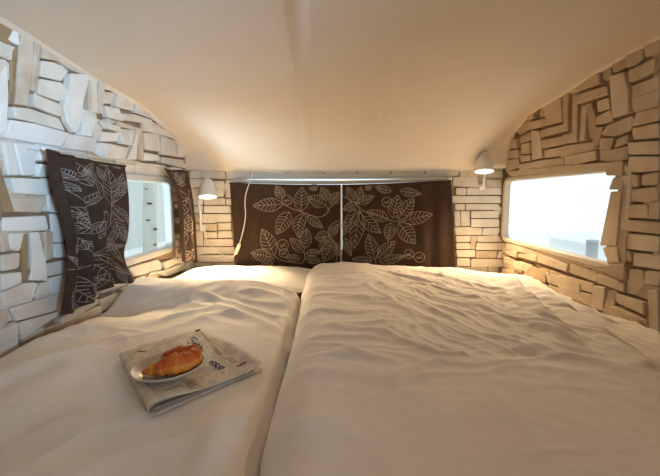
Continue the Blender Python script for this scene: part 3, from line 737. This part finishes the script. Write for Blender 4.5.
def pu(px, py):                                     # pixel -> (u, v) on the big side curtain
    v = .5
    for _ in range(12):
        k = v*4; i = min(int(k), 3); f = k-i
        a = Vector(eL[i])*(1-f)+Vector(eL[i+1])*f; b = Vector(eR[i])*(1-f)+Vector(eR[i+1])*f
        u = (px-a.x)/(b.x-a.x); cy = a.y+(b.y-a.y)*u; v = max(.0, min(1, v+(py-cy)/150))
    return (u, v)
for b, t, w, bd in (((112,206),(107,168),.20,.02), ((114,203),(122,176),.14,0), ((104,200),(92,172),.14,0), ((90,186),(72,158),.16,0), ((112,206),(128,222),.13,0), ((108,212),(98,240),.16,.01), ((112,212),(122,240),.17,0),
                    ((90,216),(68,206),.13,0), ((92,226),(72,226),.14,0), ((84,248),(70,224),.12,0), ((95,256),(82,238),.14,0), ((96,258),(124,244),.15,0), ((80,268),(66,256),.09,0), ((78,272),(92,302),.17,.02), ((76,274),(68,308),.15,0),
                    ((94,262),(118,286),.18,0), ((98,258),(128,272),.14,0), ((110,240),(122,262),.12,0), ((60,180),(78,190),.10,0), ((100,165),(114,160),.07,0), ((118,225),(110,250),.12,0), ((86,206),(100,190),.10,0), ((74,180),(62,168),.10,0), ((96,186),(84,170),.10,0), ((118,196),(126,182),.09,0), ((100,222),(90,238),.12,0), ((120,226),(127,242),.09,0), ((76,236),(70,252),.10,0), ((88,282),(100,298),.12,0), ((104,276),(96,296),.12,0), ((118,268),(126,284),.10,0), ((72,292),(82,308),.10,0), ((106,182),(98,168),.09,0), ((78,212),(88,230),.10,0), ((112,166),(120,170),.05,0), ((84,176),(94,160),.08,0)):
    b = pu(*b); t = pu(*t); deco += uvleaf(b, t, w, bd)
for st in ([(108,170),(112,190),(112,206),(111,225),(104,246),(95,258),(80,270),(72,300)], [(64,180),(78,200),(90,222),(95,240),(95,258)], [(66,270),(95,259),(112,258)], [(120,176),(116,192),(112,206)]):
    deco.append([pu(*p) for p in smooth_line(st, 5)])
folds = [(.10, .06, .018, .10), (.21, .040, -.028, .26), (.30, .045, .022, .38), (.40, .035, -.018, .55), (.52, .05, .016, .66), (.64, .05, -.012, .75), (.82, .10, -.006, .85), (.95, .06, .010, .92)]
mb, S1 = side_curtain(eL, eR, lambda u: 2.0*math.sin(math.pi*u), lambda u: 4.0*math.sin(2.2*math.pi*u)-2*u*(1-u)*4, .050, folds, deco, '', thin=.0008)
o = mb.build('curtain', [M['brown'], M['thread']]); tag(o, 'wide brown leaf curtain hanging at the near end of the left window', 'curtain', 'brown leaf curtains at the left window')
h = MB(); h.tube([S1(i/40, 0.004, .001) for i in range(41)], .005, 8); h.build('top_hem', M['brown'], o)
eL2 = [(164.5, 169), (174, 189), (178, 214), (179, 238), (181, 262)]
eR2 = [(187.5, 172), (192.5, 194), (195, 216), (196.5, 240), (198, 262)]
deco = []
for b, t, w in (((.50, .16), (.15, .04), .22), ((.50, .16), (.88, .05), .22), ((.48, .20), (.46, .03), .20), ((.52, .34), (.16, .24), .24), ((.54, .34), (.92, .22), .24), ((.52, .36), (.30, .52), .22), ((.55, .38), (.88, .48), .22), ((.50, .66), (.14, .56), .24), ((.52, .66), (.90, .58), .22), ((.50, .68), (.50, .50), .20), ((.48, .70), (.16, .84), .24), ((.54, .70), (.90, .82), .24), ((.5, .88), (.34, .99), .18), ((.54, .86), (.76, .98), .18)):
    deco += uvleaf(b, t, w, asp=1.7, veins=4)
folds2 = [(.12, .10, .020, .12), (.36, .10, -.018, .36), (.58, .10, .022, .6), (.85, .10, -.012, .85)]
mb, S2 = side_curtain(eL2, eR2, lambda u: .8*math.sin(math.pi*u*2), lambda u: 1.0*math.sin(3*math.pi*u), .070, folds2, deco, '', thin=.0016)
o = mb.build('curtain', [M['brown'], M['thread']]); tag(o, 'narrow gathered brown curtain at the far end of the left window', 'curtain', 'brown leaf curtains at the left window')
h = MB(); h.tube([S2(i/20, .004, .001) for i in range(21)], .005, 8); h.build('top_hem', M['brown'], o)
# wire the side curtains hang on
a = Vector(S1(-.01, .004)); b = Vector(S2(1.0, .004)); 
mb = MB(); pts = [a.lerp(b, i/20)+Vector((-.006, 0, .004)) for i in range(21)]; mb.tube(pts, .0018, 6)
wire = mb.build('curtain_wire', M['steel']); tag(wire, 'thin curtain wire above the left window', 'curtain wire')
for p in (pts[0], pts[-1]):
    k = MB(); k.lathe([(0, -.006), (.006, -.004), (.0075, 0), (.006, .004), (0, .006)], p, 12); k.tube([p, (XL-.012, p.y, p.z)], .0028, 8); k.build('hook', M['lamp'], wire)

# ------------------------------------------------------------------ lamps
def wall_lamp(px, top_py, bot_py, mount_px, mount_py, label, ydepth, aim=(0, 0, 0)):
    tp = hit(px, top_py, 1, ydepth); bt = hit(px, bot_py, 1, ydepth)
    cx, cz0, cz1 = tp.x, bt.z, tp.z; H = cz1-cz0
    mt = hit(mount_px, mount_py, 1, D)
    root = empty('wall_lamp', (mt.x, D, mt.z)); tag(root, label, 'lamp', 'white wall lamps')
    c = (cx, ydepth, cz0); k = .056; tl = Matrix.Rotation(aim[1]*.3, 3, 'Y') @ Matrix.Rotation(aim[0]*.4, 3, 'X')
    prof = [(k, 0), (k*.985, H*.12), (k*.93, H*.30), (k*.80, H*.55), (k*.62, H*.78), (k*.42, H*.92), (k*.2, H*.985), (.0, H)]
    inn = [(r*.93, z*.965) for r, z in prof]
    mb = MB(); mb.lathe(prof[::-1]+[(k*.99, -.002), (k*.95, -.002)]+inn, c, 36, 0, tl); mb.build('lamp_shade', M['lamp'], root)
    b_ = MB(); b_.lathe([(0, .002), (.02, .002), (.04, .004), (.0505, .008), (.050, .014), (0.0, .016)], c, 28, 0, tl); b_.build('bulb', M['bulb'], root)
    a_ = MB(); ln = [(cx-.002, ydepth+.03, cz0+.05), (cx-.006, ydepth+.062, cz0+.03), (mt.x, ydepth+.082, cz0-.01), (mt.x, ydepth+.086, (cz0+mt.z)/2), (mt.x, ydepth+.088, mt.z+.01), (mt.x, D-.010, mt.z)]
    a_.tube(smooth_line(ln, 5), .0075, 10); a_.build('arm', M['lamp'], root)
    m_ = MB(); m_.lathe([(0, .0), (.020, .0), (.022, .006), (.018, .012), (0, .013)], (mt.x, D+.004, mt.z), 20, 0, Matrix.Rotation(math.pi/2, 3, 'X')); m_.build('wall_mount', M['lamp'], root)
    li = bpy.data.lights.new('lamp_light', 'SPOT'); li.shadow_soft_size = .03; li.spot_size = math.radians(112); li.spot_blend = .75; lo = bpy.data.objects.new('lamp_light', li); COL.objects.link(lo)
    lo.parent = root; lo.rotation_euler = aim; lo.location = Vector(c)+tl @ Vector((0, 0, -.006))-root.location
    return root, li
lampL, liL = wall_lamp(207, 177.5, 197, 202.5, 229, 'white bell-shaped wall lamp in the back left corner with hanging cord', D-.115, (math.radians(-36), math.radians(-16), 0))
lampR, liR = wall_lamp(485, 151, 171.5, 482, 187, 'white bell-shaped wall lamp high in the back right corner', D-.115, (math.radians(-31), math.radians(10), 0))
# cord of the left lamp, its end led up to the ceiling
yc = D-.075
def cp(px, py, y): h = hit(px, py, 1, y); return (h.x, h.y, h.z)
mb = MB()
cpts = [cp(204, 229, D-.02), cp(206, 238, D-.025), cp(210, 245, D-.028), cp(218, 252, D-.03), cp(226, 256.5, D-.045), cp(232, 257, D-.08), cp(235.5, 254, D-.088)]
mb.tube(smooth_line(cpts, 6), .0034, 8)
cpts2 = [cp(239.5, 244, D-.088), cp(242, 235, D-.09), cp(244.5, 224, D-.09), cp(245.5, 214, D-.09), cp(245, 205, D-.088), cp(245.5, 196, D-.086), cp(248, 187, D-.082), cp(251, 179, D-.07), cp(253, 171, D-.05)]
mb.tube(smooth_line(cpts2, 6), .0034, 8)
cord = mb.build('power_cord', M['cord'], lampL)
mb = MB(); s0 = Vector(cp(235.3, 254.4, D-.088)); s1 = Vector(cp(239.7, 243.6, D-.088)); dd = s1-s0
mb.tube([s0, s0+dd*.06, s0+dd*.2, s0+dd*.5, s0+dd*.8, s0+dd*.94, s1], [.006, .0095, .011, .0115, .011, .0095, .006], 14)
mb.build('cord_switch', M['cord'], cord)

# ------------------------------------------------------------------ newspaper
ZN = .553
A_ = hit(123, 351, 2, ZN); B_ = hit(200, 327, 2, ZN); Dd = hit(263, 360, 2, ZN); E_ = hit(157, 402, 2, ZN)
def npos(u, v):                                      # u: A->B, v: A->E
    p = A_*(1-u)*(1-v)+B_*u*(1-v)+E_*(1-u)*v+Dd*u*v
    return p
def nbase(u, v):
    p = npos(u, v)
    return float(HL0(np.array(p.x), np.array(p.y)))+.007
TF = .027                                            # thickness at the folded edge
def gap(u, v): return .0055+(TF-.0055)*math.exp(-(max(0, u)/.30)**2)*(.55+.45*v)+.010*math.exp(-((u-1)/.10)**2)*v
def ntop(u, v):
    z = nbase(min(max(u, 0), 1), v)+gap(u, v)
    z += .0035*math.sin(math.pi*min(1, max(0, u)))*(1+math.sin(v*5+.7))+.012*math.exp(-((u-.98)/.16)**2)*math.exp(-((v-.62)/.25)**2)
    return z
def crosspath(k, shrink, ustart, uend):
    """k: closed-over path of one sheet from its top edge round the fold to its bottom edge"""
    out = []
    for i in range(25): out.append(('t', ustart*(1-i/24)))
    for i in range(1, 12): out.append(('f', i/12))
    for i in range(17): out.append(('b', uend*i/16))
    return out
def sheet(shrink, ustart, uend, v0, v1):
    mb = MB(); P = []; UVs = []
    path = crosspath(0, shrink, ustart, uend); NV = 26
    for kind, q in path:
        row = []; ur = []
        for j in range(NV+1):
            v = v0+(v1-v0)*j/NV
            if kind == 't':
                p = npos(q, v); z = ntop(q, v)-(max(shrink*gap(q, v)*.5, .0009+.0012*shrink) if shrink else 0); uu = q
            elif kind == 'b':
                p = npos(q, v); z = nbase(max(0, q), v)-.001+(max(shrink*gap(q, v)*.5, .0009+.0012*shrink) if shrink else 0); uu = -q-.1
            else:
                g_ = gap(0, v)*(1-shrink)/2; a = math.pi*q; c = nbase(0, v)+gap(0, v)/2
                e = (A_-B_).normalized(); p = npos(0, v)+e*math.sin(a)*g_*1.3; z = c+math.cos(a)*g_; uu = -.02
            row.append((p.x, p.y, z)); ur.append((uu, v))
        P.append(row); UVs.append(ur)
    mb.grid(P); mb.uvflat = [q for r in UVs for q in r]
    return mb
def add_uv(o, flat):
    me = o.data; uv = me.uv_layers.new(name='UVMap')
    for lp in me.loops:
        i = lp.vertex_index
        if i < len(flat): uv.data[lp.index].uv = flat[i]
root = sheet(0, 1.0, 1.0, 0, 1)
def NS_(px, py, off=0):
    # pixel on the top sheet -> point on the paper
    u = v = .5
    for _ in range(30):
        p = npos(u, v); z = ntop(u, v); h = hit(px, py, 2, z)
        ea = npos(u+.01, v)-p; eb = npos(u, v+.01)-p; d = h-p
        det = ea.x*eb.y-ea.y*eb.x; u += .01*(d.x*eb.y-d.y*eb.x)/det; v += .01*(ea.x*d.y-ea.y*d.x)/det
        u = max(0, min(1, u)); v = max(0, min(1, v))
    p = npos(u, v); return (p.x, p.y, ntop(u, v)+.0012+off)
news = root.build('newspaper', [M['paper']], solid=(.0004, 0)); add_uv(news, root.uvflat)
tag(news, 'folded newspaper lying on the left duvet under the croissant plate', 'newspaper')
for i, (sh, us_, ue, e) in enumerate(((.30, .97, .92, .985), (.62, .93, .8, .975))):
    q = sheet(sh, us_, ue, .01, e); q.build('inner_sheet', M['paperplain'], news, solid=(.0004, 0))
def pr(lines, w, m, name, lab=None):
    mb = MB()
    for ln in lines: ribbon(mb, ln, w, lambda a, b, o: NS_(a, b, 0), 0)
    o = mb.build(name, m, news)
    if lab: o['label'] = lab
word1 = [smooth_line([(197, 340.2), (195.5, 338.2), (193, 337.8), (191.8, 339.5), (192.8, 341.5), (194.5, 342.6), (194.2, 344.2), (192.4, 344.2), (191.5, 343)], 4), smooth_line([(194.5, 345.5), (196, 343.8), (197.4, 344.6), (197, 346.6), (195.4, 346.6)], 4),
         smooth_line([(197.2, 346.2), (199.2, 344.2), (199.8, 346.4), (200.4, 349)], 4), smooth_line([(202.8, 346), (201.4, 346.8), (201.2, 350), (202.6, 352.4)], 4), smooth_line([(199.6, 349.2), (201.4, 348.6), (203, 349.4)], 4), [(188, 342.6), (188.8, 344)]]
pr(word1, 1.1, M['blue'], 'masthead_print', 'blue script masthead lettering')
word2 = [smooth_line([(209.4, 364.4), (211, 361.8), (213, 362), (212, 365), (214.2, 366.2)], 4), smooth_line([(212.6, 362.6), (216.4, 362.8), (214.6, 366.8), (217.6, 367.4)], 4), smooth_line([(215.4, 369.4), (217, 364.2), (220, 366), (217.6, 369.6)], 4), smooth_line([(219, 370), (221, 366.6), (224.4, 368), (220.6, 369)], 4)]
pr(word2, 1.3, M['blue'], 'headline_print', 'smudged blue headline lettering')
pr([[(194.2, 330), (197, 329.3), (200.2, 328.2)], [(195, 331.3), (198, 330.6), (200.4, 329.4)]], 2.0, M['ink'], 'photo_print', 'dark brown printed picture')
pr([[(200.6, 328.5), (203, 330.2), (205, 331.4)]], .9, M['ink'], 'line_print')
pr([[(137, 351), (139.5, 351.9), (142, 352), (146.5, 351.8)]], .9, M['ink'], 'line_print')
pr([[(237, 366.2), (239, 366.3), (241.5, 365)], [(241, 365), (244, 363.8), (246.5, 362.4)]], 1.4, M['ink'], 'photo_print', 'dark brown printed picture')
pr([[(202, 333), (205, 337), (210, 342)], [(213, 348), (216, 352), (220, 355.5)], [(214.5, 347), (218, 351), (222, 355)], [(229, 357.8), (233, 360), (237, 362.8)], [(226, 358.6), (230, 361), (234, 363.6)]], .9, M['greyink'], 'column_print')
pr([[(138, 372), (142, 378), (148, 387)], [(141, 372), (146, 380), (151, 388)], [(144.5, 378), (148, 383), (154, 391)]], .9, M['greyink'], 'column_print')
pr([[(186, 384), (189, 382), (193, 381)], [(187, 386), (191, 384), (196, 382.4)], [(189, 388), (193, 386), (198, 384)], [(166, 391), (172, 388.5), (180, 386)]], 1.0, M['greyink'], 'column_print')

# ------------------------------------------------------------------ plate and croissant
pc = None
for z in np.linspace(.56, .62, 61):
    h = hit(169.3, 364.5, 2, z)
    # plate rests on the highest part of the paper under its foot
    u = v = .5
    for _ in range(20):
        p = npos(u, v); ea = npos(u+.01, v)-p; eb = npos(u, v+.01)-p; d = h-p
        det = ea.x*eb.y-ea.y*eb.x; u += .01*(d.x*eb.y-d.y*eb.x)/det; v += .01*(ea.x*d.y-ea.y*d.x)/det
    zz = max(ntop(max(0, min(1, u+du)), max(0, min(1, v+dv_))) for du in (-.18, 0, .18) for dv_ in (-.14, 0, .14))
    pc = h
    if zz+.018 <= z: break
rad = (207-131.3)/2/F*pc.y*.985
tilt = Matrix.Rotation(math.radians(-2.6), 3, 'Y') @ Matrix.Rotation(math.radians(1.0), 3, 'X')
ctr = Vector((pc.x, pc.y, pc.z-.016))
prof = [(0, 0), (.045, 0), (.050, -.0015), (.054, .0), (.062, .004), (.076, .011), (rad-.003, .0155), (rad, .0172), (rad-.001, .0188), (rad-.004, .0185), (.074, .0150), (.063, .0090), (.058, .0060), (.050, .0045), (0, .0042)]
mb = MB(); mb.lathe(prof, ctr, 56, 0, tilt); plate = mb.build('plate', M['plate']); tag(plate, 'round cream plate holding the croissant on the newspaper', 'plate')
# croissant: centre line on the plate
zb = ctr.z+.006
way = [((143.5, 371), .006), ((149.5, 369.8), .0115), ((157, 368.3), .016), ((164, 367), .0205), ((172, 365), .0245), ((181, 363.5), .0255), ((188.5, 361), .0235), ((193, 357.5), .0215), ((191, 354), .0205), ((183, 353.5), .0195), ((174, 354.5), .0165), ((166.5, 356), .0115), ((163, 357), .006)]
cl = []; rr_ = []
for (px, py), r in way:
    h = hit(px, py, 2, zb+r*.98); off = Vector((h.x-ctr.x, h.y-ctr.y, 0)); zt = (tilt @ off).z
    cl.append(Vector((h.x, h.y, zb+r*.98+zt))); rr_.append(r)
def cr(vals, t):
    i = min(int(t), len(vals)-2); f = t-i; p0 = vals[max(i-1, 0)]; p1 = vals[i]; p2 = vals[i+1]; p3 = vals[min(i+2, len(vals)-1)]
    return .5*((2*p1)+(p2-p0)*f+(2*p0-5*p1+4*p2-p3)*f*f+(3*p1-p0-3*p2+p3)*f*f*f)
mb = MB(); NN = 150; n = 28; rings = []
steps = [0, 1.7, 3.2, 4.6, 6.3, 7.7, 9.2, 10.6, 12]
prev = None
for i in range(NN+1):
    t = i/NN*12; c = cr(cl, t); tg = (cr(cl, min(12, t+.05))-cr(cl, max(0, t-.05))).normalized()
    a = tg.cross(Vector((0, 0, 1))).normalized(); b = a.cross(tg)
    ph = 0
    for k in range(len(steps)-1):
        if steps[k] <= t <= steps[k+1]: ph = (t-steps[k])/(steps[k+1]-steps[k])
    lay = 1.0+(.22*((ph**1.6) if t < 5.2 else (1-ph)**1.6)-.10)*min(1, t)*min(1, 12-t)      # wound layers, each overlapping the next
    r = max(.002, cr(rr_, t))
    if i in (0, NN): r = .0015
    ring = []
    for k in range(n):
        an = k*2*math.pi/n; rad_ = r*lay*(1+.02*float(pnoise(np.array(t*1.3), np.array(an*1.2), 71)))
        p = c+a*math.cos(an)*rad_+b*math.sin(an)*rad_*.92
        p.z = max(p.z, zb+(tilt @ Vector((p.x-ctr.x, p.y-ctr.y, 0))).z)
        ring.append(tuple(p))
    rings.append(ring)
vs = [q for R_ in rings for q in R_]
fs = [(i*n+k, i*n+(k+1) % n, (i+1)*n+(k+1) % n, (i+1)*n+k) for i in range(NN) for k in range(n)]
fs += [tuple(range(n-1, -1, -1)), tuple(NN*n+k for k in range(n))]
mb.add(vs, fs, 0, True)
for idx, f in enumerate(fs[:-2]):
    i = idx//n; k = idx % n; up = math.sin((k+.5)*2*math.pi/n)
    if up < .12 or i < 28: mb.m[idx] = 1
cro = mb.build('croissant', [M['crust'], M['crust2']]); tag(cro, 'golden brown glazed croissant lying on the cream plate', 'croissant')

# ------------------------------------------------------------------ lights
def area_light(name, loc, target, sx, sy_, energy, col):
    li = bpy.data.lights.new(name, 'AREA'); li.shape = 'RECTANGLE'; li.size = sx; li.size_y = sy_; li.energy = energy; li.color = col
    o = bpy.data.objects.new(name, li); COL.objects.link(o); o.location = loc
    o.rotation_euler = (Vector(target)-Vector(loc)).to_track_quat('-Z', 'Y').to_euler(); return o
WARM = (1.0, .73, .42)
liL.color = WARM; liL.spot_size = math.radians(84); liL.energy = 130
liR.color = WARM; liR.energy = 64
# unseen warm fill light added behind the viewer, dressed as a ceiling fixture
root = empty('fill_lamp', (.1, -.55, 1.49)); tag(root, 'added round white fill lamp over the foot of the bed behind the viewer', 'ceiling lamp')
mb = MB(); mb.lathe([(0, .02), (.10, .02), (.105, .0), (.10, -.012)], (.1, -.55, 1.49), 32); mb.build('base', M['lamp'], root)
mb = MB(); mb.lathe([(.098, -.008), (.095, -.03), (.07, -.045), (.03, -.052), (0, -.053)], (.1, -.55, 1.49), 32); mb.build('glass_cover', M['bulb'], root)
li = bpy.data.lights.new('fill_lamp_light', 'POINT'); li.energy = 4.3; li.color = (1, .62, .34); li.shadow_soft_size = .12
lo = bpy.data.objects.new('fill_lamp_light', li); COL.objects.link(lo); lo.location = (.1, -.55, 1.30)
area_light('window_daylight', (-1.85, .85, -.02), (-.70, 2.25, 1.25), 1.2, 1.0, 100, (.42, .74, 1.0))
# daylight of the hall: through the open upper half of the door on the right behind the viewer, and through the windows
area_light('door_daylight', (2.3, -1.83, .86), (XL, 1.32, 1.10), 1.1, .7, 24, (.46, .71, 1.0)).data.spread = math.radians(42)
W = bpy.data.worlds.new('hall_light'); C.world = W; W.use_nodes = True
bg = W.node_tree.nodes['Background']; bg.inputs['Color'].default_value = (.90, .97, 1.0, 1); bg.inputs['Strength'].default_value = 1.65

# ------------------------------------------------------------------ camera and view
cam = bpy.data.cameras.new('camera'); co = bpy.data.objects.new('camera', cam); COL.objects.link(co)
cam.sensor_fit = 'HORIZONTAL'; cam.sensor_width = 36; cam.lens = F*36/660; cam.clip_start = .02
co.location = (0, 0, ZC); co.rotation_euler = RM.to_euler()
C.camera = co
C.view_settings.view_transform = 'Standard'; C.view_settings.look = 'None'; C.view_settings.gamma = 1; C.view_settings.exposure = -0.33
